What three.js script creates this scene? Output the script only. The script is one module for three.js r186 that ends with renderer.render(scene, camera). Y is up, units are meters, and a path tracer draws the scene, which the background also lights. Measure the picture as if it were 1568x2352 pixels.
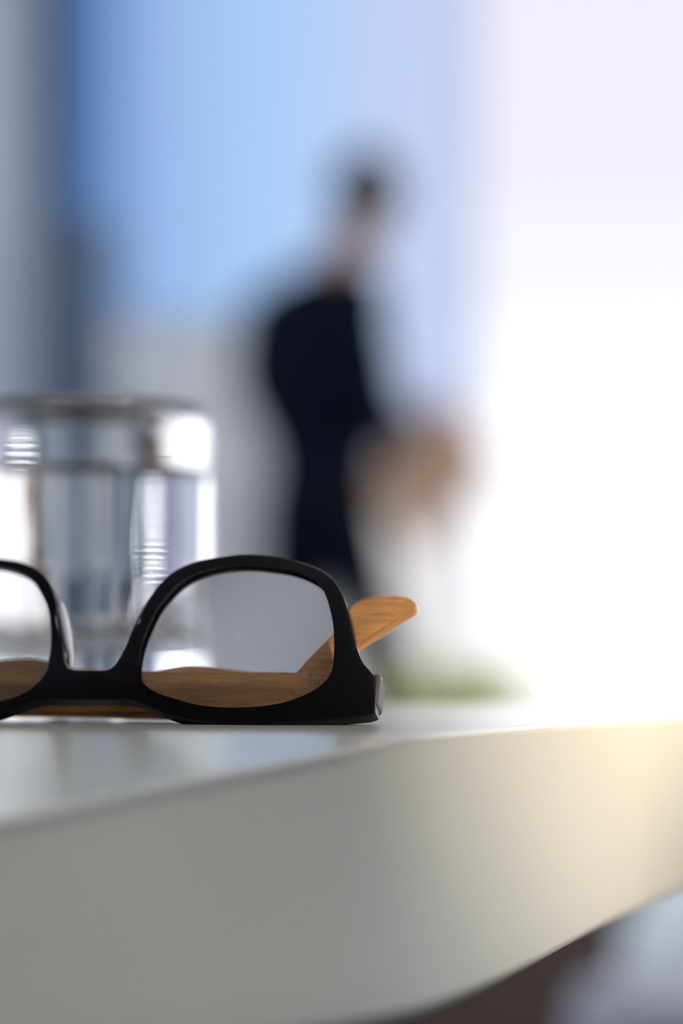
import * as THREE from 'three';
import { mergeGeometries as mergeRaw, toCreasedNormals } from 'three/addons/utils/BufferGeometryUtils.js';
import { RoundedBoxGeometry } from 'three/addons/geometries/RoundedBoxGeometry.js';
import { MarchingCubes } from 'three/addons/objects/MarchingCubes.js';
import { RectAreaLightUniformsLib } from 'three/addons/lights/RectAreaLightUniformsLib.js';

// ---------------------------------------------------------------- camera, sky, sun, exposure
const FPX = 4785, HOR = 1476, TABLE = 0.55, EYE = TABLE + 0.01975;
const scene = new THREE.Scene();
const camera = new THREE.PerspectiveCamera(2 * Math.atan(1176 / FPX) * 180 / Math.PI, 1568 / 2352, 0.02, 200);
camera.position.set(0, EYE, 0);
camera.lookAt(0, EYE, -1);
camera.setViewOffset(1568, 2352, 0, -300, 1568, 2352);   // the lens is raised, verticals stay upright
camera.focus = 0.5;
camera.userData.fStop = 3.4;

const renderer = new THREE.WebGLRenderer({ antialias: true });
renderer.toneMapping = THREE.LinearToneMapping;
renderer.toneMappingExposure = 1.0;
renderer.shadowMap.enabled = true;
RectAreaLightUniformsLib.init();

{ // bright hazy sky: white at the horizon, a breath of lavender higher up
  const W = 64, H = 256, d = new Float32Array(W * H * 4);
  for (let j = 0; j < H; j++) {
    const el = ((j + 0.5) / H - 0.5) * 180, t = THREE.MathUtils.smoothstep(el, 1, 17);
    const c = [4.6 + (3.5 - 4.6) * t, 4.6 + (3.6 - 4.6) * t, 4.7 + (3.9 - 4.7) * t];
    for (let i = 0; i < W; i++) { for (let k = 0; k < 3; k++) d[(j * W + i) * 4 + k] = c[k]; d[(j * W + i) * 4 + 3] = 1; }
  }
  const sky = new THREE.DataTexture(d, W, H, THREE.RGBAFormat, THREE.FloatType);
  sky.mapping = THREE.EquirectangularReflectionMapping; sky.magFilter = THREE.LinearFilter; sky.needsUpdate = true;
  scene.background = sky;
}
const sun = new THREE.DirectionalLight(new THREE.Color(1.0, 0.81, 0.64), 7.2);
{
  const el = 17 * Math.PI / 180, az = -45 * Math.PI / 180;
  sun.position.set(8 * Math.cos(el) * Math.cos(az), TABLE + 8 * Math.sin(el), -0.6 - 8 * Math.cos(el) * Math.sin(az));
  sun.target.position.set(0, TABLE, -0.6);
  sun.shadow.radius = 6.5; sun.castShadow = true;
  const c = sun.shadow.camera; c.left = -7; c.right = 7; c.top = 7; c.bottom = -7; c.near = 0.1; c.far = 30;
  sun.shadow.mapSize.set(2048, 2048);
  scene.add(sun, sun.target);
}

// ---------------------------------------------------------------- helpers
const at = (px, py, z) => new THREE.Vector3((px - 784) / FPX * z, EYE - (py - HOR) / FPX * z, -z);
const xAt = (px, z) => (px - 784) / FPX * z, yAt = (py, z) => EYE - (py - HOR) / FPX * z;
let seed = 7;
const rnd = () => { seed = (seed * 1664525 + 1013904223) >>> 0; return seed / 4294967296; };
const used = {};
const numbered = (n) => { const k = used[n] = (used[n] ?? -1) + 1; return k ? n + '_' + String(k).padStart(3, '0') : n; };
const tag = (o, label, category, group) => { o.userData.label = label; o.userData.category = category; if (group) o.userData.group = group; return o; };
function mesh(name, geo, mat, parent) {
  const m = new THREE.Mesh(geo, mat); m.name = parent && parent !== scene ? name : numbered(name);
  m.castShadow = m.receiveShadow = true; (parent ?? scene).add(m); return m;
}
function part(name, geo, mat, parent) {            // a child; like parts of one thing take numbers
  const m = mesh(name, geo, mat, parent), n = parent.children.filter((c) => c !== m && c.name.replace(/_\d{3}$/, '') === name).length;
  if (n) m.name = name + '_' + String(n).padStart(3, '0');
  return m;
}
function thing(name, label, category, p = [0, 0, 0], group) {
  const g = new THREE.Group(); g.name = numbered(name); g.position.set(...p); scene.add(g); return tag(g, label, category, group);
}
function structGroup(name, p = [0, 0, 0]) { const g = new THREE.Group(); g.name = name; g.position.set(...p); g.userData.kind = 'structure'; scene.add(g); return g; }
const struct = (name, geo, mat) => { const m = mesh(name, geo, mat); m.name = name; m.userData.kind = 'structure'; return m; };
const box = (x0, x1, y0, y1, z0, z1) => new THREE.BoxGeometry(x1 - x0, y1 - y0, z1 - z0).translate((x0 + x1) / 2, (y0 + y1) / 2, (z0 + z1) / 2);
const rbox = (x0, x1, y0, y1, z0, z1, r = 0.004, s = 3) => new RoundedBoxGeometry(x1 - x0, y1 - y0, z1 - z0, s, r).translate((x0 + x1) / 2, (y0 + y1) / 2, (z0 + z1) / 2);
const std = (r, g, b, rough = 0.6, extra = {}) => new THREE.MeshPhysicalMaterial({ color: new THREE.Color().setRGB(r, g, b), roughness: rough, ...extra });
const smooth = (pts, n, closed = false) => new THREE.CatmullRomCurve3(pts.map((p) => new THREE.Vector3(p[0], p[1], p[2] ?? 0)), closed, 'centripetal').getPoints(n);

const mergeGeometries = (list) => mergeRaw(list.map((g) => { const q = g.index ? g.toNonIndexed() : g.clone(); for (const k of Object.keys(q.attributes)) if (k !== 'position' && k !== 'normal') q.deleteAttribute(k); q.clearGroups(); return q; }));

// value noise, tiling
function noiseField(n, seed0) {
  let s = seed0; const r = () => { s = (s * 1664525 + 1013904223) >>> 0; return s / 4294967296; };
  const g = Array.from({ length: n * n }, r);
  return (x, y) => {
    const xi = Math.floor(x), yi = Math.floor(y), fx = x - xi, fy = y - yi, u = fx * fx * (3 - 2 * fx), v = fy * fy * (3 - 2 * fy);
    const q = (a, b) => g[(((b % n) + n) % n) * n + (((a % n) + n) % n)];
    return (q(xi, yi) * (1 - u) + q(xi + 1, yi) * u) * (1 - v) + (q(xi, yi + 1) * (1 - u) + q(xi + 1, yi + 1) * u) * v;
  };
}
function texture(size, fn, srgb = true) {
  const d = new Uint8Array(size * size * 4);
  for (let j = 0; j < size; j++) for (let i = 0; i < size; i++) {
    const c = fn(i / size, j / size);
    for (let k = 0; k < 3; k++) d[(j * size + i) * 4 + k] = Math.max(0, Math.min(255, c[k]));
    d[(j * size + i) * 4 + 3] = 255;
  }
  const t = new THREE.DataTexture(d, size, size); t.wrapS = t.wrapT = THREE.RepeatWrapping; t.magFilter = t.minFilter = THREE.LinearFilter;
  if (srgb) t.colorSpace = THREE.SRGBColorSpace; t.needsUpdate = true; return t;
}
const nA = noiseField(64, 11), nB = noiseField(64, 29), nC = noiseField(128, 53);
// walnut with fine dark pores running along u
const walnut = texture(512, (u, v) => {
  const a = nA(u * 2, v * 16), b = nB(u * 8, v * 64), c = nC(u * 16, v * 128), m = 0.45 * a + 0.3 * b + 0.25 * c;
  const pore = c > 0.8 && b > 0.5 ? 0.86 : 1;
  return [(150 + 105 * m) * pore, (100 + 96 * m) * pore, (54 + 72 * m) * pore];
});
walnut.repeat.set(1 / 0.05, 1 / 0.05);
const floorWood = texture(512, (u, v) => {
  const a = nA(u * 4, v * 32), b = nB(u * 16, v * 64), m = 0.6 * a + 0.4 * b;
  return [40 + 18 * m, 28 + 13 * m, 20 + 10 * m];
});
const grainBump = texture(256, (u, v) => { const q = 255 * nC(u * 128, v * 128); return [q, q, q]; }, false);

// SDF tools
const V = (x, y, z) => new THREE.Vector3(x, y, z);
function cap(p, a, b, ra, rb) {
  const bx = b.x - a.x, by = b.y - a.y, bz = b.z - a.z, px = p.x - a.x, py = p.y - a.y, pz = p.z - a.z;
  const t = Math.max(0, Math.min(1, (px * bx + py * by + pz * bz) / (bx * bx + by * by + bz * bz + 1e-12)));
  return Math.hypot(px - bx * t, py - by * t, pz - bz * t) - (ra + (rb - ra) * t);
}
function ell(p, c, r) {
  const x = (p.x - c.x) / r.x, y = (p.y - c.y) / r.y, z = (p.z - c.z) / r.z, k = Math.hypot(x, y, z), q = Math.hypot(x / r.x, y / r.y, z / r.z);
  return q < 1e-6 ? -Math.min(r.x, r.y, r.z) : k * (k - 1) / q;
}
const smin = (a, b, k) => { const h = Math.max(k - Math.abs(a - b), 0) / k; return Math.min(a, b) - h * h * k * 0.25; };
const smax = (a, b, k) => -smin(-a, -b, k);
function surface(fn, c, half, N) {
  const mc = new MarchingCubes(N, new THREE.MeshStandardMaterial(), false, false, 400000), p = V(0, 0, 0), h = N / 2;
  for (let k = 0; k < N; k++) for (let j = 0; j < N; j++) for (let i = 0; i < N; i++) {
    p.set(c.x + (i - h) / h * half.x, c.y + (j - h) / h * half.y, c.z + (k - h) / h * half.z);
    mc.field[k * N * N + j * N + i] = -fn(p);
  }
  mc.isolation = 0; mc.update();
  const pos = new Float32Array(mc.count * 3), nor = new Float32Array(mc.count * 3), e = 0.0015, q = V(0, 0, 0);
  for (let i = 0; i < mc.count; i++) {
    const x = c.x + mc.positionArray[i * 3] * half.x, y = c.y + mc.positionArray[i * 3 + 1] * half.y, z = c.z + mc.positionArray[i * 3 + 2] * half.z;
    pos.set([x, y, z], i * 3);
    const n = V(fn(q.set(x + e, y, z)) - fn(q.set(x - e, y, z)), fn(q.set(x, y + e, z)) - fn(q.set(x, y - e, z)), fn(q.set(x, y, z + e)) - fn(q.set(x, y, z - e))).normalize();
    nor.set([n.x, n.y, n.z], i * 3);
  }
  const g = new THREE.BufferGeometry();
  g.setAttribute('position', new THREE.BufferAttribute(pos, 3)); g.setAttribute('normal', new THREE.BufferAttribute(nor, 3));
  return g;
}

// ---------------------------------------------------------------- room
const BZ = -6.5, RX = 1.6, LX = -4.6, FZ = 2.6, CEIL = 3.0;
const darkWallM = std(0.16, 0.16, 0.17, 0.85), wallM = std(0.66, 0.73, 0.82, 0.8), whiteM = std(0.8, 0.8, 0.8, 0.6), trimM = std(0.018, 0.045, 0.1, 0.5), metalM = std(0.62, 0.64, 0.67, 0.4);
{
  floorWood.repeat.set(6, 6);
  struct('floor', box(LX - 0.2, RX + 0.2, -0.12, 0, BZ - 0.2, FZ + 0.2), new THREE.MeshPhysicalMaterial({ map: floorWood, roughness: 0.9, specularIntensity: 0.25 }));
  struct('ceiling', box(LX - 0.2, RX + 0.2, CEIL, CEIL + 0.15, BZ - 0.2, FZ + 0.2), whiteM);
  const wl = structGroup('wall_left'), z0 = -6.1, z1 = -0.9, y0 = 0.5, y1 = 2.75;
  part('wall_panel', box(LX - 0.2, LX, 0, CEIL, BZ - 0.2, z0), wallM, wl);
  part('wall_panel', box(LX - 0.2, LX, 0, CEIL, z1, FZ + 0.2), wallM, wl);
  part('wall_panel', box(LX - 0.2, LX, 0, y0, z0, z1), wallM, wl);
  part('wall_panel', box(LX - 0.2, LX, y1, CEIL, z0, z1), wallM, wl);
  const g = structGroup('added_window_4'), satin = new THREE.MeshPhysicalMaterial({ color: new THREE.Color().setRGB(0.84, 0.9, 0.97), transmission: 1, roughness: 0.95, thickness: 0, ior: 1.4 });  // window added out of view to light the room from the left
  const f = [box(LX - 0.13, LX - 0.07, y0, y0 + 0.05, z0, z1), box(LX - 0.13, LX - 0.07, y1 - 0.05, y1, z0, z1)], zs = [z0, (z0 + z1) / 2, z1];
  for (const z of zs) f.push(box(LX - 0.13, LX - 0.07, y0, y1, z - 0.03, z + 0.03));
  part('window_frame', mergeGeometries(f), metalM, g);
  for (let i = 0; i < 2; i++) part('pane', new THREE.PlaneGeometry(zs[i + 1] - zs[i], y1 - y0).rotateY(Math.PI / 2).translate(LX - 0.1, (y0 + y1) / 2, (zs[i] + zs[i + 1]) / 2), satin, g);
  struct('unseen_wall_front', box(LX, RX + 0.2, 0, CEIL, FZ, FZ + 0.2), darkWallM);  // unseen wall behind the camera, dark to keep the frame's reflections black
}
{ // flat lamp added in the ceiling, out of view, to light the tabletop
  const L = 4.5, c = new THREE.Color().setRGB(1, 0.98, 0.95), t = thing('added_ceiling_lamp', 'added flat rectangular lamp in the ceiling, out of view, lighting the tabletop', 'lamp', [0.45, CEIL, -0.9]);
  part('added_lamp_frame', mergeGeometries([box(-0.33, 0.33, -0.03, 0, -0.63, -0.6), box(-0.33, 0.33, -0.03, 0, 0.6, 0.63), box(-0.33, -0.3, -0.03, 0, -0.6, 0.6), box(0.3, 0.33, -0.03, 0, -0.6, 0.6)]), whiteM, t);
  part('added_lamp_diffuser', box(-0.3, 0.3, -0.02, -0.002, -0.6, 0.6), new THREE.MeshStandardMaterial({ color: 0xffffff, emissive: c, emissiveIntensity: 1.5 }), t);
  const a = new THREE.RectAreaLight(c, L, 0.6, 1.2); a.position.set(0.45, CEIL - 0.026, -0.9); a.lookAt(0.45, 0, -0.9); scene.add(a);
}
const SILL = 1.155, LOWSILL = 0.06, JAMB = 1.26, HEAD = 2.75;
{ // unseen glazed wall on the right, shaped to place the sun on the table: a parapet under the clear window by the table, then satin panes down to the floor
  const w = structGroup('wall_right'), zs = [JAMB - 0.025, -1.2, -2.9, -4.7, BZ + 0.03];
  part('unseen_parapet', box(RX, RX + 0.2, 0, SILL, -1.2, JAMB), wallM, w);  // unseen; its top edge cuts the sun low on the table edge
  part('plinth', box(RX, RX + 0.2, 0, LOWSILL, BZ, -1.2), wallM, w);
  part('header', box(RX, RX + 0.2, HEAD, CEIL, BZ, JAMB), wallM, w);
  part('unseen_pier', box(RX, RX + 0.2, 0, CEIL, JAMB, FZ), darkWallM, w);  // unseen; its side bounds the sun patch on the table
  const g = structGroup('unseen_window_2');  // out of view, lets in the light from the right
  const f = [];
  zs.forEach((z, i) => f.push(box(RX + 0.06, RX + 0.12, i ? LOWSILL : SILL, HEAD, z - 0.025, z + 0.025)));
  f.push(box(RX + 0.06, RX + 0.12, SILL, SILL + 0.04, -1.2, JAMB), box(RX + 0.06, RX + 0.12, LOWSILL, LOWSILL + 0.04, BZ, -1.2), box(RX + 0.06, RX + 0.12, HEAD - 0.04, HEAD, BZ, JAMB));
  part('window_frame', mergeGeometries(f), metalM, g);
  const clear = new THREE.MeshPhysicalMaterial({ color: 0xffffff, transmission: 1, roughness: 0, thickness: 0, ior: 1.5 });
  const satin = new THREE.MeshPhysicalMaterial({ color: new THREE.Color().setRGB(0.32, 0.34, 0.37), transmission: 1, roughness: 0.95, thickness: 0, ior: 1.4 });
  part('added_roller_blind', rbox(RX - 0.03, RX - 0.022, 1.305, HEAD + 0.04, -1.16, JAMB + 0.05, 0.003), std(0.7, 0.7, 0.7, 0.9), g);  // blind and rail added out of view, narrowing the sun to a slit
  part('added_blind_rail', rbox(RX - 0.036, RX - 0.016, 1.29, 1.31, -1.17, JAMB + 0.06, 0.006), metalM, g);
  for (let i = 0; i < 4; i++) { const lo = i ? LOWSILL : SILL; part('pane', new THREE.PlaneGeometry(zs[i] - zs[i + 1], HEAD - lo).rotateY(-Math.PI / 2).translate(RX + 0.09, (HEAD + lo) / 2, (zs[i] + zs[i + 1]) / 2), i ? satin : clear, g); }
}
{ // back wall: solid on the far left with a small blind-covered window, glazed from the blue post to the right wall
  const z = 6.5, X = (px) => xAt(px, z), w = structGroup('wall_back');
  const wx0 = -1.92, wx1 = -1.53, wy0 = 0.75, wy1 = 2.3;
  part('wall_panel', box(LX, wx0, 0, CEIL, BZ - 0.2, BZ), std(0.42, 0.41, 0.54, 0.8), w);
  part('wall_panel', box(wx1, X(92), 0, CEIL, BZ - 0.2, BZ), wallM, w);
  part('wall_panel', box(wx0, wx1, 0, wy0, BZ - 0.2, BZ), wallM, w);
  part('wall_panel', box(wx0, wx1, wy1, CEIL, BZ - 0.2, BZ), wallM, w);
  const b = structGroup('window_3');
  part('window_frame', mergeGeometries([box(wx0, wx0 + 0.04, wy0, wy1, BZ - 0.14, BZ - 0.08), box(wx1 - 0.04, wx1, wy0, wy1, BZ - 0.14, BZ - 0.08), box(wx0, wx1, wy0, wy0 + 0.04, BZ - 0.14, BZ - 0.08), box(wx0, wx1, wy1 - 0.04, wy1, BZ - 0.14, BZ - 0.08)]), metalM, b);
  const slatM = std(0.42, 0.41, 0.5, 0.5, { transmission: 0.16, thickness: 0 }), slat = new THREE.BoxGeometry(wx1 - wx0 - 0.09, 0.003, 0.05).rotateX(1.05);
  for (let y = wy0 + 0.07; y < wy1 - 0.05; y += 0.062) part('blind_slat', slat, slatM, b).position.set((wx0 + wx1) / 2, y, BZ - 0.05);
  struct('trim_2', rbox(-1.53, -1.36, 0, CEIL, BZ - 0.05, BZ + 0.06, 0.006), trimM);
  // the blue post
  struct('trim_1', rbox(X(92), X(148), 0, CEIL, BZ - 0.15, BZ + 0.1, 0.006), trimM);
  // glazing
  const g = structGroup('window_1'), frost = (r, gg, bb) => new THREE.MeshPhysicalMaterial({ color: new THREE.Color().setRGB(r, gg, bb), transmission: 1, roughness: 0.93, thickness: 0, ior: 1.4 });
  const pane = (x0, x1, y0, y1, m) => part('pane', new THREE.PlaneGeometry(x1 - x0, y1 - y0).translate((x0 + x1) / 2, (y0 + y1) / 2, BZ - 0.06), m, g);
  const low = 1.1, TR = 0.25;                       // TR: how much of the outside light the satin film lets in
  const lightTint = [[148, 0.115, 0.242, 0.515], [230, 0.13, 0.26, 0.53], [330, 0.29, 0.45, 0.75], [450, 0.35, 0.535, 0.83], [600, 0.40, 0.60, 0.905], [720, 0.44, 0.615, 0.90], [860, 0.52, 0.625, 0.855], [1088, 0.56, 0.64, 0.86]];
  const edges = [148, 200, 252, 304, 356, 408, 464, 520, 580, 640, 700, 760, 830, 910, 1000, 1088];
  for (let i = 0; i < edges.length - 1; i++) {                    // narrow butt-jointed satin panes; light gradient put into their tints, deep blue to pale lavender
    const m = (edges[i] + edges[i + 1]) / 2, k = lightTint.findIndex((t) => t[0] >= m), a = lightTint[k - 1], b = lightTint[k], f = (m - a[0]) / (b[0] - a[0]);
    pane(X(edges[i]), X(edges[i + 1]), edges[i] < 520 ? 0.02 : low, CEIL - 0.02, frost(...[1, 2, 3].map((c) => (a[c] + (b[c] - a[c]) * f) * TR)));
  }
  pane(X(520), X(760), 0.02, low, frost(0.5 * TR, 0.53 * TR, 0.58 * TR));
  pane(X(760), X(1088), 0.02, low, frost(0.86 * TR, 0.83 * TR, 0.8 * TR));  // warm flare put into the lower pane's tint
  [[0.02, 1.3, 1.3, 1.28, 1.28], [1.3, 1.62, 1.06, 1.05, 1.08], [1.62, 1.95, 0.93, 0.915, 0.975], [1.95, CEIL - 0.02, 0.88, 0.85, 0.93]].forEach(([a, b, ...c]) => pane(X(1088), RX, a, b, frost(c[0] * TR, c[1] * TR, c[2] * TR)));  // window glow put into the tints in bands, brighter low down
  const bars = [];
  
  part('window_frame', mergeGeometries([...bars, box(X(148), RX, 0, 0.03, BZ - 0.1, BZ - 0.02), box(X(148), RX, CEIL - 0.03, CEIL, BZ - 0.1, BZ - 0.02), box(X(520), RX, low - 0.006, low + 0.006, BZ - 0.075, BZ - 0.045), box(X(1088) - 0.008, X(1088) + 0.008, 0.02, CEIL - 0.02, BZ - 0.075, BZ - 0.045)]), std(0.6, 0.66, 0.8, 0.5), g);
}

// ---------------------------------------------------------------- the table
{
  const t = thing('table', 'white thick-topped table with a rounded edge, the eyeglasses lying on it', 'table');
  // plan of the top edge and of the bottom edge, as (x, depth)
  const top = smooth([[-1.15, 0.1], [-0.7, 0.18], [-0.3, 0.262], [-0.13, 0.342], [-0.062, 0.3845], [-0.033, 0.409], [-0.0015, 0.4345], [0.0108, 0.4455], [0.022, 0.459], [0.057, 0.519], [0.0975, 0.59], [0.14, 0.662], [0.178, 0.72], [0.176, 0.745], [0.15, 0.742], [0.02, 0.677], [-0.12, 0.74], [-0.5, 0.86], [-1.15, 0.98]], 240);
  const bot = smooth([[-1.15, 0.09], [-0.7, 0.165], [-0.3, 0.24], [-0.125, 0.312], [-0.055, 0.35], [-0.02, 0.376], [0.0115, 0.406], [0.025, 0.43], [0.0413, 0.468], [0.0772, 0.562], [0.104, 0.622], [0.14, 0.69], [0.165, 0.728], [0.164, 0.742], [0.145, 0.736], [0.02, 0.673], [-0.12, 0.736], [-0.5, 0.856], [-1.15, 0.98]], 240);
  const n = top.length, THK = 0.0545, SL = 0.14;
  const foldAt = (x) => x < -0.078 ? 0.482 + (-0.078 - x) * 0.01 : 0.482 - (x + 0.078) * 0.277;   // depth of the line where the top starts to fall away
  const fall = (x, z) => { const d = foldAt(x) - z, e = 0.006; return d <= 0 ? 0 : SL * (d < e ? d * d / (2 * e) : d - e / 2); };
  const rowsTop = [], rowsEdge = [];
  for (let i = 0; i < n; i++) {
    const T = top[i], B = bot[i], pz = top[Math.max(i - 1, 0)], nz = top[Math.min(i + 1, n - 1)];
    let tx = nz.x - pz.x, tz = nz.y - pz.y; const L = Math.hypot(tx, tz) || 1; tx /= L; tz /= L;
    const nx = tz, ny = -tx;                                     // outward in (x, depth)
    const drop = fall(T.x, T.y), r = 0.0024 + Math.min(0.001, drop * 0.2), yb = TABLE - THK, row = [];
    const ahead = THREE.MathUtils.smoothstep(T.x, 0.06, 0.12), k = Math.max(foldAt(T.x) - T.y + 0.001, 0.008) ;
    const ix = ahead * -nx + 0, iz = (1 - ahead) + ahead * -ny, far = T.x > 0.15 || (i > n * 0.5 && T.y > 0.6);
    const dx = far ? -nx : ix, dz = far ? -ny : iz;
    for (let s = 0; s <= 14; s++) { const d = r + (k - r) * (1 - s / 14), x = T.x + dx * d, z = T.y + dz * d; row.push([x, TABLE - fall(x, z), z]); }
    const y0 = row[14][1];
    rowsTop.push(row[0]);
    const P = row[14], qx = T.x - P[0], qz = T.y - P[2];
    for (let s = 1; s <= 8; s++) {                                // rounded edge
      const a = s / 8 * Math.PI / 2;
      row.push([P[0] + qx * Math.sin(a), y0 - r * (1 - Math.cos(a)), P[2] + qz * Math.sin(a)]);
    }
    for (let s = 1; s <= 6; s++) { const f = s / 6; row.push([T.x + (B.x - T.x) * f, (y0 - r) + (yb + 0.003 - (y0 - r)) * f, T.y + (B.y - T.y) * f]); }
    for (let s = 1; s <= 4; s++) { const a = s / 4 * Math.PI / 2; row.push([B.x - nx * 0.003 * (1 - Math.cos(a)), yb + 0.003 - 0.003 * Math.sin(a), B.y - ny * 0.003 * (1 - Math.cos(a))]); }
    rowsEdge.push(row);
  }
  const grid = (rows) => {
    const m = rows[0].length, p = [], ix = [];
    rows.forEach((r) => r.forEach((q) => p.push(q[0], q[1], -q[2])));
    for (let i = 0; i < rows.length - 1; i++) for (let j = 0; j < m - 1; j++) { const a = i * m + j, b = a + m; ix.push(a, a + 1, b, b, a + 1, b + 1); }
    const g = new THREE.BufferGeometry(); g.setAttribute('position', new THREE.Float32BufferAttribute(p, 3)); g.setIndex(ix); g.computeVertexNormals(); return g;
  };
  const flat = (ring, y, up) => {
    const s = new THREE.Shape(ring.map((q) => new THREE.Vector2(q[0], q[1]))), g = new THREE.ShapeGeometry(s);
    g.rotateX(-Math.PI / 2).translate(0, y, 0); g.deleteAttribute('uv');
    const p = g.attributes.position, nn = new Float32Array(p.count * 3); for (let i = 0; i < p.count; i++) nn[i * 3 + 1] = up; g.setAttribute('normal', new THREE.BufferAttribute(nn, 3)); return g;
  };
  const lastOf = rowsEdge.map((r) => r[r.length - 1]);
  const left = grid([[[-1.15, TABLE, 0.98], [-1.15, TABLE - THK, 0.98]], [[-1.15, TABLE, 0.05], [-1.15, TABLE - THK, 0.05]]]);
  part('tabletop', mergeGeometries([flat(rowsTop.map((q) => [q[0], q[2]]), TABLE, 1), grid(rowsEdge.map((r) => r.slice(0, 20)))]), std(0.66, 0.665, 0.57, 0.3, { clearcoat: 1, clearcoatRoughness: 0.2 }), t);
  part('edge', mergeGeometries([grid(rowsEdge.map((r) => r.slice(19))), flat(lastOf.map((q) => [q[0], q[2]]), TABLE - THK, -1), left]), std(0.66, 0.665, 0.57, 0.6), t);
  const legM = std(0.7, 0.7, 0.7, 0.4);
  for (const [x, z] of [[-0.95, 0.2], [-0.95, 0.88], [-0.28, 0.32], [-0.2, 0.68]]) part('leg', new THREE.CylinderGeometry(0.022, 0.016, TABLE - THK, 24).translate(x, (TABLE - THK) / 2, -z), legM, t);
}

// ---------------------------------------------------------------- the eyeglasses
{
  const th = 14 * Math.PI / 180, ph = 26 * Math.PI / 180, K = 1.0;
  const U = V(Math.cos(th), 0, Math.sin(th)), Vv = V(Math.sin(ph) * Math.sin(th), Math.cos(ph), -Math.sin(ph) * Math.cos(th)), N = U.clone().cross(Vv), C = V(0, EYE, 0);
  const touch = at(570, 1665.5, 0.4985); touch.y = TABLE + 0.0003;
  let L = 0.04; for (let i = 0; i < 20; i++) { const o = touch.clone().addScaledVector(U, -L); L += ((o.x) - (190 - 784) / FPX * -o.z) / (U.x); }
  const O = touch.clone().addScaledVector(U, -L).addScaledVector(N, K * L * L);
  const M3 = new THREE.Matrix3(), local = (px, py, w, flat = false) => {
    const d = V((px - 784) / FPX, -(py - HOR) / FPX, -1); let u = 0, v = 0;
    for (let i = 0; i < 12; i++) {          // C + s d = O + uU + vV - (w + K u^2) N
      const r = C.clone().sub(O).addScaledVector(N, w + (flat ? 0 : K * u * u));
      M3.set(U.x, Vv.x, -d.x, U.y, Vv.y, -d.y, U.z, Vv.z, -d.z).invert();
      const q = r.applyMatrix3(M3); u = q.x; v = q.y;
    }
    return [u, v];
  };
  const g = thing('eyeglasses', 'black-fronted eyeglasses with folded wooden temples lying upside down on the white table', 'eyeglasses', O.toArray());
  g.quaternion.setFromRotationMatrix(new THREE.Matrix4().makeBasis(U, Vv, N));
  // geometry with z = depth behind the front face -> group axes, bent to the base curve
  const bend = (geo) => { const p = geo.attributes.position; for (let i = 0; i < p.count; i++) p.setZ(i, -(p.getZ(i) + K * p.getX(i) ** 2)); if (geo.index) { const x = geo.index.array; for (let i = 0; i < x.length; i += 3) { const q = x[i]; x[i] = x[i + 1]; x[i + 1] = q; } } return geo; };
  const flipTri = (geo) => { // non-indexed: swap two corners of each triangle (mirrored)
    for (const a of Object.values(geo.attributes)) for (let i = 0; i < a.count; i += 3) for (let c = 0; c < a.itemSize; c++) { const q = a.getComponent(i, c); a.setComponent(i, c, a.getComponent(i + 1, c)); a.setComponent(i + 1, c, q); }
    return geo;
  };
  const outerPx = [[240, 1538], [254, 1533], [266, 1521], [287, 1482], [312, 1428], [335, 1383], [367, 1338], [399, 1310], [446, 1289], [500, 1278], [563, 1271], [639, 1277], [687, 1288], [722, 1299], [751, 1314], [770, 1335], [786, 1364], [799, 1402], [809, 1447], [821, 1493], [834, 1522], [849, 1539]];
  const lowPx = [[842, 1643.5], [777, 1650], [700, 1658], [640, 1663], [570, 1665.5], [500, 1662], [450, 1656], [399, 1645], [350, 1627], [312, 1611], [287, 1606]];
  const innerPx = [[566, 1291], [618, 1295], [664, 1302], [706, 1316], [738, 1337], [755, 1365], [766, 1400], [773, 1435], [775.5, 1470], [775, 1505], [771, 1537], [759, 1562], [734, 1586], [699, 1605], [653, 1621], [601, 1630], [548, 1633], [495, 1632], [443, 1625], [397, 1612], [355, 1598], [327, 1579], [313, 1560], [308, 1538], [310, 1512], [320, 1470], [334, 1435], [355, 1393], [380, 1362], [408, 1334], [443, 1313], [488, 1299], [527, 1293]];
  const up = smooth(outerPx.map((q) => local(...q, 0)), 110), lo = smooth(lowPx.map((q) => local(...q, 0)), 60), inn = smooth(innerPx.map((q) => local(...q, 0)), 150, true).slice(0, -1);
  const e0 = local(861, 1549, 0), e1 = local(861, 1640, 0), right = [...up, V(e0[0] - 0.0004, e0[1], 0), V(e0[0], e0[1] - 0.0006, 0), V(e1[0], e1[1] + 0.0004, 0), V(e1[0] - 0.0005, e1[1], 0), ...lo];
  const shape = new THREE.Shape([...right.map((p) => new THREE.Vector2(p.x, p.y)), ...right.slice().reverse().map((p) => new THREE.Vector2(-p.x, p.y))]);
  shape.holes.push(new THREE.Path(inn.map((p) => new THREE.Vector2(p.x, p.y))), new THREE.Path(inn.map((p) => new THREE.Vector2(-p.x, p.y))));
  const TF = 0.0046;
  const blackM = std(0.003, 0.0033, 0.0055, 0.32, { specularIntensity: 0.4 });
  const ex = new THREE.ExtrudeGeometry(shape, { depth: TF - 0.0012, bevelEnabled: true, bevelSize: 0.0009, bevelOffset: -0.0009, bevelThickness: 0.0006, bevelSegments: 4, curveSegments: 4 });
  ex.translate(0, 0, 0.0006);
  part('front_frame', toCreasedNormals(flipTri(bend(ex)), 0.6), blackM, g);
  // nose pads moulded on the back of the rims
  const padM = std(0.006, 0.0065, 0.009, 0.3, { clearcoat: 1, clearcoatRoughness: 0.22 });
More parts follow.
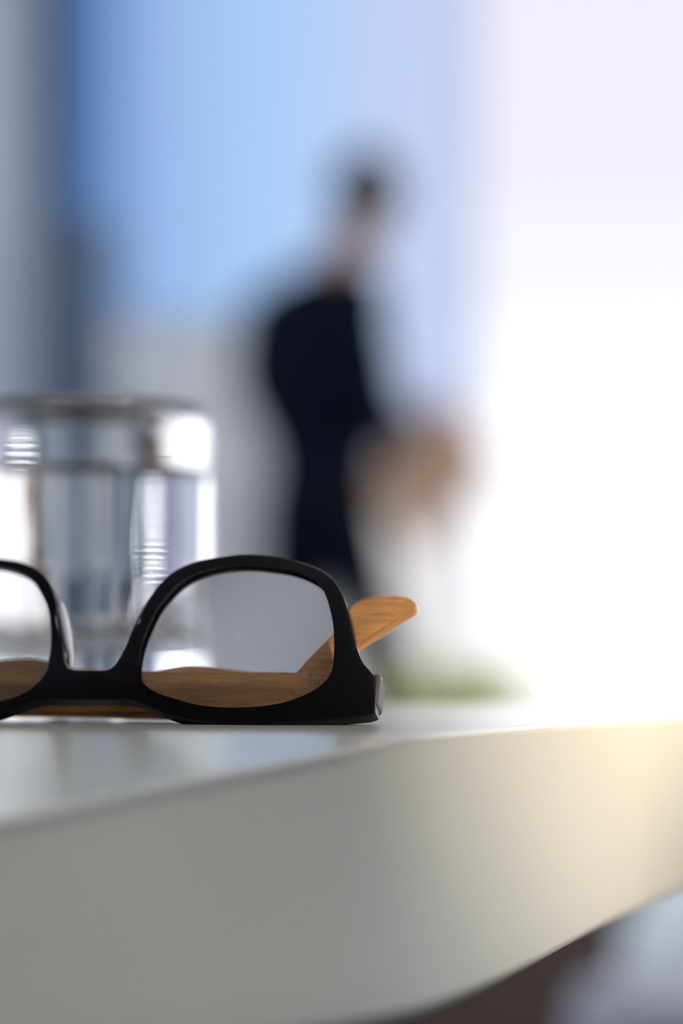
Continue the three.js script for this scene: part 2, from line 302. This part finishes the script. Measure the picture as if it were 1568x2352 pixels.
  for (const s of [1, -1]) {
    const line = smooth([[270, 1524], [291, 1480], [316, 1427], [340, 1384], [371, 1342]].map((q) => local(...q, 0)), 30), p = [], ix = [], m = 20;
    line.forEach((c, i) => {
      const a = line[Math.max(i - 1, 0)], b = line[Math.min(i + 1, 30)], l = Math.hypot(b.x - a.x, b.y - a.y), nx = (b.y - a.y) / l, ny = -(b.x - a.x) / l, k = Math.sqrt(Math.max(0.004, Math.sin(Math.PI * i / 30)));
      for (let r = 0; r < m; r++) { const q = r / m * 2 * Math.PI, ca = Math.cos(q) * 0.0016 * Math.min(1, k * 1.3), w = TF - 0.0006 + Math.sin(q) * 0.0042 * k; p.push(s * (c.x + nx * ca), c.y + ny * ca, -(w + K * c.x * c.x)); }
    });
    for (let i = 0; i < 30; i++) for (let r = 0; r < m; r++) { const a = i * m + r, b = i * m + (r + 1) % m, d = a + m, e = b + m; s > 0 ? ix.push(a, b, d, b, e, d) : ix.push(a, d, b, b, d, e); }
    const geo = new THREE.BufferGeometry(); geo.setAttribute('position', new THREE.Float32BufferAttribute(p, 3)); geo.setIndex(ix); geo.computeVertexNormals();
    part('nose_pad', geo, padM, g);
  }
  // lenses: converging meniscus, both faces curved, centre at the hole's centre
  const glassM = new THREE.MeshPhysicalMaterial({ color: new THREE.Color().setRGB(0.97, 0.975, 0.98), transmission: 1, roughness: 0, thickness: 0.003, ior: 1.5, specularIntensity: 0.5 });
  for (const s of [1, -1]) {
    const ring = inn.map((p) => V(s * p.x, p.y, 0)); if (s < 0) ring.reverse();
    const c = ring.reduce((a, p) => a.add(p), V(0, 0, 0)).multiplyScalar(1 / ring.length), R1 = 0.115, R2 = 0.21, tc = 0.0027, w0 = -0.0012, n = ring.length, RN = 26;
    const face = (w, back) => {
      const p = [], ix = [];
      for (let k = 0; k <= RN; k++) for (let i = 0; i < n; i++) { const f = Math.max(k / RN, 0.001) * 1.012, x = (ring[i].x - c.x) * f, y = (ring[i].y - c.y) * f; p.push(c.x + x, c.y + y, -(w(x * x + y * y) + K * (c.x + x) ** 2)); }
      for (let k = 0; k < RN; k++) for (let i = 0; i < n; i++) { const a = k * n + i, b = k * n + (i + 1) % n, d = a + n, e = b + n; back ? ix.push(a, d, b, b, d, e) : ix.push(a, b, d, b, e, d); }
      const q = new THREE.BufferGeometry(); q.setAttribute('position', new THREE.Float32BufferAttribute(p, 3)); q.setIndex(ix); q.computeVertexNormals(); return q;
    };
    const wf = (r2) => w0 + r2 / (2 * R1), wb = (r2) => w0 + tc + r2 / (2 * R2);
    const orient = THREE.ShapeUtils.isClockWise(ring.map((p) => new THREE.Vector2(p.x, p.y)));
    const F = face(wf, !orient), B = face(wb, orient), rimP = [], rimI = [];
    for (let i = 0; i < n; i++) { const a = F.attributes.position, k = RN * n + i; rimP.push(a.getX(k), a.getY(k), a.getZ(k)); const b = B.attributes.position; rimP.push(b.getX(k), b.getY(k), b.getZ(k)); }
    for (let i = 0; i < n; i++) { const a = i * 2, b = ((i + 1) % n) * 2; orient ? rimI.push(a, b, a + 1, b, b + 1, a + 1) : rimI.push(a, a + 1, b, b, a + 1, b + 1); }
    const rg = new THREE.BufferGeometry(); rg.setAttribute('position', new THREE.Float32BufferAttribute(rimP, 3)); rg.setIndex(rimI); rg.computeVertexNormals();
    part('lens', mergeGeometries([F, B, rg]), glassM, g);
  }
  // temples: one outline, traced from the one that hooks up behind the lens, mirrored for the other
  const W1 = 0.0098, W2 = 0.0138, TT = 0.0030;
  const endV = [local(861, 1553, W1, true)[1], local(861, 1641, W1, true)[1]], eu = e0[0];
  const tpx = [[-150, 1555], [100, 1555], [250, 1552], [330, 1548], [385, 1535], [435, 1528], [500, 1532], [580, 1541], [640, 1548], [668, 1546], [703, 1511], [767, 1444], [797, 1402], [818, 1382], [845, 1371], [880, 1366], [917, 1366], [942, 1373], [955, 1386], [953, 1400], [926, 1418], [879, 1450], [824, 1486], [785, 1520], [745, 1560], [700, 1598], [640, 1628], [560, 1641], [440, 1645], [330, 1644], [200, 1640], [0, 1638]];
  const tl = smooth([[-eu - 0.0002, endV[0] + 0.0002], ...tpx.map((q) => local(...q, W2, true)), [-eu - 0.0002, endV[1]]], 240);
  const woodM = new THREE.MeshPhysicalMaterial({ map: walnut, roughness: 0.48, bumpMap: grainBump, bumpScale: 0.00008 });
  grainBump.repeat.set(1 / 0.02, 1 / 0.02);
  for (const [s, w] of [[1, W1], [-1, W2]]) {                  // s = 1: hinged at the right end and folded to the left
    const sh = new THREE.Shape(tl.map((p) => new THREE.Vector2(-s * p.x, p.y)));
    const e = new THREE.ExtrudeGeometry(sh, { depth: TT - 0.0016, bevelEnabled: true, bevelSize: 0.0009, bevelOffset: -0.0009, bevelThickness: 0.0008, bevelSegments: 4 });
    e.translate(0, 0, w + 0.0008);
    const p = e.attributes.position; for (let i = 0; i < p.count; i++) p.setZ(i, -p.getZ(i));
    part('temple', toCreasedNormals(flipTri(e), 0.6), woodM, g);
    // the end of the temple, which closes the corner of the front, and the metal hinge behind it
    const d0 = K * eu * eu + 0.0008, cornerM = std(0.06, 0.053, 0.042, 0.5);
    const x0 = eu - 0.0042, x1 = eu + 0.0011, yA = endV[1] + 0.0006, yB = endV[0] - 0.001;
    const bx = new RoundedBoxGeometry(x1 - x0, yB - yA, w + TT - d0, 4, 0.0011).translate(s * (x0 + x1) / 2, (yA + yB) / 2, -(d0 + w + TT) / 2);
    const ob = part('temple_end', bx, cornerM, g); ob.userData.label = 'pale grey-brown squared end of the temple at the corner of the front';
    part('hinge', new THREE.CylinderGeometry(0.0014, 0.0014, 0.006, 20).translate(s * (x0 - 0.003), (yA + yB) / 2, -(TF + K * (x0 - 0.003) ** 2 + 0.0012)), std(0.6, 0.58, 0.5, 0.3, { metalness: 1 }), g);
  }
}

// ---------------------------------------------------------------- the tumbler of water
{
  const c = at(200, HOR, 0.668), R = 0.0402, Ri = 0.0335, H = 0.0948, base = 0.016;
  const pts = [[0, 0.0012], [0.03, 0.0012], [0.034, 0], [0.0375, 0.0004], [0.0392, 0.002], [R - 0.0004, 0.006], [R, 0.012], [R, 0.03], [R, 0.06], [R, H - 0.004], [R - 0.0006, H - 0.0012], [R - 0.0024, H], [Ri + 0.002, H - 0.0004], [Ri + 0.0006, H - 0.0024], [Ri, H - 0.007], [Ri - 0.0004, 0.05], [Ri - 0.0012, base + 0.01], [Ri - 0.004, base + 0.003], [Ri - 0.009, base + 0.0006], [0, base]];
  const prof = [new THREE.Vector2(0, 0.0012), ...new THREE.CatmullRomCurve3(pts.slice(1, -1).map((p) => V(p[0], p[1], 0)), false, 'centripetal').getPoints(110).map((p) => new THREE.Vector2(p.x, p.y)), new THREE.Vector2(0, base)];
  const gm = new THREE.MeshPhysicalMaterial({ color: 0xffffff, transmission: 1, roughness: 0, thickness: 0.006, ior: 1.5 });
  const t = thing('drinking_glass', 'clear thick-walled tumbler of water standing behind the eyeglasses', 'glass', [c.x, TABLE, c.z]);
  part('glass_wall', new THREE.LatheGeometry(prof, 128), gm, t);
  const wl = 0.0735, wp = [[0, base - 0.0002], [Ri - 0.009, base + 0.0004], [Ri - 0.0038, base + 0.0028], [Ri - 0.001, base + 0.01], [Ri - 0.0002, 0.05], [Ri + 0.0001, wl - 0.0005], [Ri + 0.0001, wl + 0.0012], [Ri - 0.001, wl + 0.0003], [Ri - 0.003, wl], [0, wl]].map((p) => new THREE.Vector2(...p));
  const wm = new THREE.MeshPhysicalMaterial({ color: 0xffffff, transmission: 1, roughness: 0, thickness: 0.06, ior: 1.333 });
  tag(mesh('water', toCreasedNormals(new THREE.LatheGeometry(wp, 128).toNonIndexed(), 0.5), wm), 'clear still water filling three quarters of the tumbler', 'water').position.set(c.x, TABLE, c.z);
}

// ---------------------------------------------------------------- the person
{
  const z = 5.3, ox = xAt(748, z), t = thing('person', 'person in dark navy sweater and trousers standing by the window with a tan folder', 'person', [ox, 0, -z]);
  t.rotation.y = 0.6;
  const S = 1;
  const hip = V(-0.02, 0.93, 0), chest = V(-0.035, 1.26, 0), neckB = V(0.0, 1.475, 0), head = V(0.135, 1.705, 0);
  const sh = (s) => V(-0.02, 1.425, s * 0.195 - 0.03), elb = (s) => V(0.03, 1.13, s * 0.205), wri = (s) => V(0.235, 1.105, s * (s > 0 ? 0.11 : 0.09));
  const hipJ = (s) => V(-0.02, 0.91, s * 0.09), knee = (s) => V(0.02 + s * 0.09, 0.5, s * 0.095), ank = (s) => V(0.0 + s * 0.17, 0.09, s * 0.1);
  const torso = (p) => {
    let d = ell(p, V(-0.02, 0.95, 0), V(0.105, 0.13, 0.135));
    d = smin(d, ell(p, V(0.0, 1.12, 0), V(0.13, 0.19, 0.13)), 0.08);
    d = smin(d, ell(p, V(-0.035, 1.29, -0.04), V(0.15, 0.21, 0.205)), 0.08);
    d = smin(d, cap(p, sh(-1), sh(1), 0.058, 0.058), 0.07);
    return smin(d, cap(p, V(-0.02, 1.42, 0), V(0.035, 1.54, 0), 0.075, 0.055), 0.05);
  };
  const upperArm = (p, g) => { let d = 9; for (const s of [-1, 1]) d = Math.min(d, cap(p, sh(s), elb(s), 0.056 + g, 0.043 + g)); return d; };
  const foreArm = (p, g, f = 1) => { let d = 9; for (const s of [-1, 1]) { const e = elb(s), w = wri(s).sub(e).multiplyScalar(f).add(e); d = Math.min(d, cap(p, e, w, 0.043 + g, 0.043 + (0.027 - 0.043) * f + g)); } return d; };
  const legs = (p, g) => { let d = 9; for (const s of [-1, 1]) d = smin(d, smin(cap(p, hipJ(s), knee(s), 0.088 + g, 0.057 + g), cap(p, knee(s), ank(s), 0.055 + g, 0.037 + g), 0.03), 0.015); return d; };
  const feet = (p, g) => { let d = 9; for (const s of [-1, 1]) { const a = ank(s); d = Math.min(d, smin(cap(p, V(a.x - 0.02, 0.045, a.z), V(a.x + 0.15, 0.035, a.z + s * 0.02), 0.036 + g, 0.028 + g), cap(p, a, V(a.x - 0.01, 0.05, a.z), 0.036 + g, 0.036 + g), 0.03)); } return d; };
  const neck = (p) => cap(p, V(0.02, 1.48, 0), V(0.1, 1.64, 0), 0.056, 0.052);
  const turned = (p) => {                                          // bowed forward and turned towards the window
    const a = -0.3, b = 0.75, x0 = p.x - head.x, y = p.y - head.y, x = x0 * Math.cos(b) - p.z * Math.sin(b), zz = x0 * Math.sin(b) + p.z * Math.cos(b);
    return V(x * Math.cos(a) - y * Math.sin(a), x * Math.sin(a) + y * Math.cos(a), zz);
  };
  const headF = (p) => {
    const q = turned(p);   // bowed forward
    let d = ell(q, V(-0.008, 0.035, 0), V(0.097, 0.085, 0.076));
    d = smin(d, ell(q, V(0.03, -0.045, 0), V(0.062, 0.075, 0.056)), 0.05);
    d = smin(d, ell(q, V(0.062, -0.095, 0), V(0.026, 0.022, 0.03)), 0.03);                 // chin
    d = smin(d, cap(q, V(0.088, 0.005, 0), V(0.112, -0.032, 0), 0.008, 0.013), 0.016);      // nose
    d = smin(d, cap(q, V(0.085, -0.062, -0.018), V(0.085, -0.062, 0.018), 0.0085, 0.0085), 0.012);   // lips
    d = smin(d, cap(q, V(0.082, 0.024, -0.034), V(0.082, 0.024, 0.034), 0.012, 0.012), 0.02);        // brow
    for (const s of [-1, 1]) {
      d = smax(d, -ell(q, V(0.094, 0.003, s * 0.03), V(0.014, 0.012, 0.017)), 0.012);                  // eye socket
      d = smin(d, ell(q, V(0.078, 0.003, s * 0.03), V(0.013, 0.0115, 0.0125)), 0.003);
      d = smin(d, ell(q, V(-0.004, -0.008, s * 0.077), V(0.019, 0.031, 0.009)), 0.006);               // ear
    }
    return d;
  };
  const hairF = (p) => {
    const q = turned(p);
    let d = ell(q, V(-0.014, 0.04, 0), V(0.114, 0.1, 0.092));
    d = smax(d, -cap(q, V(0.14, -0.05, -0.1), V(0.14, -0.05, 0.1), 0.105, 0.105), 0.01);
    d += 0.0045 * Math.sin(q.x * 130 + 9 * Math.sin(q.y * 60)) * Math.sin(q.y * 95 + q.z * 40) * Math.cos(q.z * 150 + q.x * 50);   // strands
    return smax(d, -(q.y + 0.075 + q.x * 0.5), 0.01);
  };
  const skinM = std(0.27, 0.145, 0.085, 0.55), body = (p) => { let d = torso(p); d = smin(d, upperArm(p, 0), 0.03); d = smin(d, foreArm(p, 0), 0.02); d = smin(d, legs(p, 0), 0.04); d = smin(d, feet(p, -0.004), 0.02); d = smin(d, neck(p), 0.03); return smin(d, ell(p, V(0.135, 1.69, 0), V(0.05, 0.05, 0.045)), 0.02); };
  // hands: palm, five fingers closed on the folder's edge
  const handF = (s) => {
    const w = wri(s), dir = wri(s).sub(elb(s)).normalize(), up = V(0, 1, 0), side = V(0, 0, -s);
    const pt = (f, h, n) => w.clone().addScaledVector(dir, f).addScaledVector(up, h).addScaledVector(side, n), segs = [];
    const lens = [0.046, 0.052, 0.048, 0.038];
    lens.forEach((l, i) => {
      const h = 0.026 - i * 0.0185, k = pt(0.085, h, -0.004), m = pt(0.085 + l * 0.8, h - 0.004, 0.008), e = pt(0.085 + l * 0.75, h - 0.008, 0.034), r = 0.0092 - i * 0.0005;
      segs.push([pt(0.05, h * 0.8, -0.002), k, r + 0.001, r], [k, m, r, r - 0.0008], [m, e, r - 0.0008, r - 0.002]);
    });
    segs.push([pt(0.02, 0.02, 0.008), pt(0.055, 0.045, 0.02), 0.0125, 0.0105], [pt(0.055, 0.045, 0.02), pt(0.09, 0.04, 0.032), 0.0105, 0.0085]);
    return (p) => {
      let d = cap(p, w, pt(0.03, 0, 0), 0.026, 0.026);
      for (const h of [-0.022, -0.007, 0.008, 0.02]) d = smin(d, cap(p, pt(0.02, h * 0.8, 0), pt(0.075, h, -0.002), 0.0145, 0.0125), 0.012);
      for (const q of segs) d = smin(d, cap(p, ...q), 0.004);
      return d;
    };
  };
  const geos = [surface(body, V(0.05, 0.83, 0), V(0.36, 0.86, 0.36), 100), surface(headF, V(0.135, 1.70, 0), V(0.16, 0.17, 0.16), 76)];
  for (const s of [-1, 1]) geos.push(surface(handF(s), wri(s).add(V(0.06, 0, 0)), V(0.12, 0.09, 0.09), 60));
  part('body', mergeGeometries(geos), skinM, t);
  const sweater = (p) => { let d = smin(torso(p) - 0.014, upperArm(p, 0.013), 0.035); d = smin(d, foreArm(p, 0.014, 0.45), 0.02); d = smax(d, -(p.y - 0.9), 0.012); return smax(d, p.y - 1.52 - (p.x < 0 ? 0 : -0.1) * p.x, 0.01); };
  part('sweater', surface(sweater, V(0.02, 1.21, 0), V(0.32, 0.36, 0.32), 90), std(0.002, 0.005, 0.013, 0.9, { specularIntensity: 0.2 }), t);
  const trousers = (p) => { let d = smin(legs(p, 0.014), ell(p, V(-0.02, 0.95, 0), V(0.116, 0.12, 0.145)), 0.05); d = smax(d, p.y - 0.99, 0.01); return smax(d, 0.085 - p.y, 0.01); };
  part('trousers', surface(trousers, V(0, 0.54, 0), V(0.3, 0.52, 0.3), 90), std(0.002, 0.005, 0.011, 0.9, { specularIntensity: 0.2 }), t);
  part('hair', surface(hairF, V(0.125, 1.73, 0), V(0.16, 0.16, 0.16), 64), std(0.012, 0.007, 0.004, 0.6), t);
  for (const s of [-1, 1]) { const f = (p) => smax(Math.sign(p.z) === s ? feet(p, 0.008) : 1, p.y - 0.1, 0.01); part('shoe', surface((p) => Math.max(f(p), -p.y + 0.002), V(ank(s).x + 0.055, 0.06, s * 0.1), V(0.17, 0.09, 0.11), 56), std(0.02, 0.015, 0.012, 0.4), t); }
  // the folder in the hands
  const fo = thing('document_folder', 'tan document folder held slanting in the hands of the standing person', 'folder');
  fo.position.set(0.285, 1.01, 0.07).applyAxisAngle(V(0, 1, 0), t.rotation.y).add(t.position); fo.rotation.set(0, t.rotation.y, 0.82, 'YXZ');
  part('cover', rbox(-0.175, 0.175, -0.12, 0.12, 0.004, 0.007, 0.0012), std(0.33, 0.20, 0.125, 0.6), fo);
  part('cover', rbox(-0.175, 0.175, -0.12, 0.12, -0.007, -0.004, 0.0012), std(0.33, 0.20, 0.125, 0.6), fo);
  part('paper', box(-0.17, 0.168, -0.116, 0.116, -0.004, 0.004), std(0.8, 0.8, 0.76, 0.8), fo);
}

// ---------------------------------------------------------------- furniture behind
{ // tall cabinet beside the post
  const z = 6.1, x0 = xAt(120, z), x1 = xAt(250, z), y1 = yAt(500, z), t = thing('tall_cabinet', 'tall slate-blue cabinet standing against the blue post', 'cabinet', [(x0 + x1) / 2, 0, -z]);
  const w = (x1 - x0) / 2, m = std(0.11, 0.16, 0.25, 0.5);
  part('carcass', rbox(-w, w, 0.05, y1, -0.34, -0.02, 0.004), m, t);
  part('plinth', box(-w + 0.01, w - 0.01, 0, 0.05, -0.33, -0.04), std(0.05, 0.06, 0.08, 0.6), t);
  for (const [a, b] of [[0.06, 0.9], [0.906, y1 - 0.01]]) { const d = part('door', rbox(-w + 0.003, w - 0.003, a, b, -0.02, 0, 0.003), m, t); part('handle', rbox(w - 0.035, w - 0.025, (a + b) / 2 - 0.06, (a + b) / 2 + 0.06, 0.0, 0.02, 0.003), metalM, d); }
}
{ // free-standing grey screen
  const z = 5.9, x0 = xAt(255, z), x1 = xAt(700, z), y1 = yAt(735, z), t = thing('office_screen', 'pale grey free-standing office screen behind the tumbler and the person', 'screen', [(x0 + x1) / 2, 0, -z]), w = (x1 - x0) / 2;
  part('panel', rbox(-w + 0.01, w - 0.01, 0.12, y1 - 0.01, -0.02, 0.02, 0.012), std(0.84, 0.87, 0.9, 0.9), t);
  part('screen_frame', mergeGeometries([rbox(-w, -w + 0.02, 0.06, y1, -0.024, 0.024, 0.004), rbox(w - 0.02, w, 0.06, y1, -0.024, 0.024, 0.004), rbox(-w, w, y1 - 0.02, y1, -0.024, 0.024, 0.004), rbox(-w, w, 0.1, 0.12, -0.024, 0.024, 0.004)]), std(0.5, 0.53, 0.57, 0.5), t);
  for (const s of [-1, 1]) part('foot', rbox(s * (w - 0.05) - 0.03, s * (w - 0.05) + 0.03, 0, 0.1, -0.2, 0.2, 0.012), metalM, t);
}
{ // planter with a low green plant by the window
  const z = 5.0, x0 = xAt(890, z), x1 = xAt(1220, z), t = thing('planter', 'white trough planter of low yellow-green plants in front of the window', 'planter', [(x0 + x1) / 2, 0, -z]), w = (x1 - x0) / 2;
  const wallsG = [rbox(-w, w, 0, 0.38, 0.09, 0.11, 0.006), rbox(-w, w, 0, 0.38, -0.11, -0.09, 0.006), rbox(-w, -w + 0.02, 0, 0.38, -0.1, 0.1, 0.006), rbox(w - 0.02, w, 0, 0.38, -0.1, 0.1, 0.006), box(-w + 0.01, w - 0.01, 0.005, 0.03, -0.1, 0.1)];
  part('trough', mergeGeometries(wallsG), whiteM, t);
  part('soil', box(-w + 0.02, w - 0.02, 0.03, 0.34, -0.09, 0.09), std(0.05, 0.035, 0.025, 0.95), t);
  const leaf = new THREE.PlaneGeometry(0.035, 0.09, 4, 8), lp = leaf.attributes.position;
  for (let i = 0; i < lp.count; i++) { const v = lp.getY(i) / 0.09 + 0.5, k = Math.sin(Math.PI * Math.min(1, v * 0.95 + 0.03)) ** 0.8; lp.setXYZ(i, lp.getX(i) * k, v * 0.09, 0.02 * v * v + Math.abs(lp.getX(i)) * k * 0.35); }
  leaf.computeVertexNormals();
  const all = [], stems = [];
  for (let s = 0; s < 34; s++) {
    const x = (rnd() * 2 - 1) * (w - 0.04), zz = (rnd() * 2 - 1) * 0.07, h = 0.08 + rnd() * 0.05, lx = (rnd() - 0.5) * 0.06;
    stems.push(new THREE.TubeGeometry(new THREE.CatmullRomCurve3([V(x, 0.33, zz), V(x + lx * 0.3, 0.35 + h * 0.5, zz), V(x + lx, 0.34 + h, zz)]), 6, 0.003, 6));
    for (let l = 0; l < 9; l++) { const f = 0.25 + 0.75 * l / 8, g = leaf.clone(); g.rotateX(0.5 + rnd() * 0.7).rotateY(l * 2.4 + rnd()).translate(x + lx * f, 0.34 + h * f, zz); all.push(g); }
  }
  const leafM = std(0.8, 0.86, 0.3, 0.7, { transmission: 0.45, thickness: 0 });
  part('stem', mergeGeometries(stems), std(0.2, 0.28, 0.08, 0.7), t).userData.kind = 'stuff';
  part('foliage', mergeGeometries(all), leafM, t).userData.kind = 'stuff';
}
function pouf(name, label, x, z, r, h, e, col) {
  const t = thing(name, label, 'pouf', [x, 0, -z]);
  const pr = [new THREE.Vector2(0.001, h)];
  for (let i = 0; i <= 12; i++) { const a = i / 12 * Math.PI / 2; pr.push(new THREE.Vector2(r - e + e * Math.sin(a), h - e + e * Math.cos(a))); }
  for (let i = 1; i <= 8; i++) { const f = i / 8; pr.push(new THREE.Vector2(r + 0.006 * Math.sin(Math.PI * f), h - e + (0.07 - h + e) * f)); }
  for (let i = 1; i <= 6; i++) { const a = i / 6 * Math.PI / 2; pr.push(new THREE.Vector2(r - 0.03 + 0.03 * Math.cos(a), 0.07 - 0.03 * Math.sin(a))); }
  pr.push(new THREE.Vector2(0.001, 0.04));
  part('cushion', new THREE.LatheGeometry(pr.reverse(), 72), col, t);
  part('piping', new THREE.TorusGeometry(r - e * 0.29, 0.004, 8, 72).rotateX(Math.PI / 2).translate(0, h - e * 0.29, 0), col, t);
  for (let i = 0; i < 3; i++) { const a = i * 2.094 + 0.4; part('foot', new THREE.CylinderGeometry(0.018, 0.014, 0.05, 20).translate(Math.cos(a) * (r - 0.05), 0.025, Math.sin(a) * (r - 0.05)), metalM, t); }
  return t;
}
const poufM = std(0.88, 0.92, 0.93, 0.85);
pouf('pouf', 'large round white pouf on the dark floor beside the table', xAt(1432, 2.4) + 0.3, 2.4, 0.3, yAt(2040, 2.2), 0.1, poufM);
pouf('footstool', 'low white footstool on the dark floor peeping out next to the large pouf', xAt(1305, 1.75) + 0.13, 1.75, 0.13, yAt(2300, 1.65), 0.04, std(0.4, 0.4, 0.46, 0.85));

renderer.render(scene, camera);
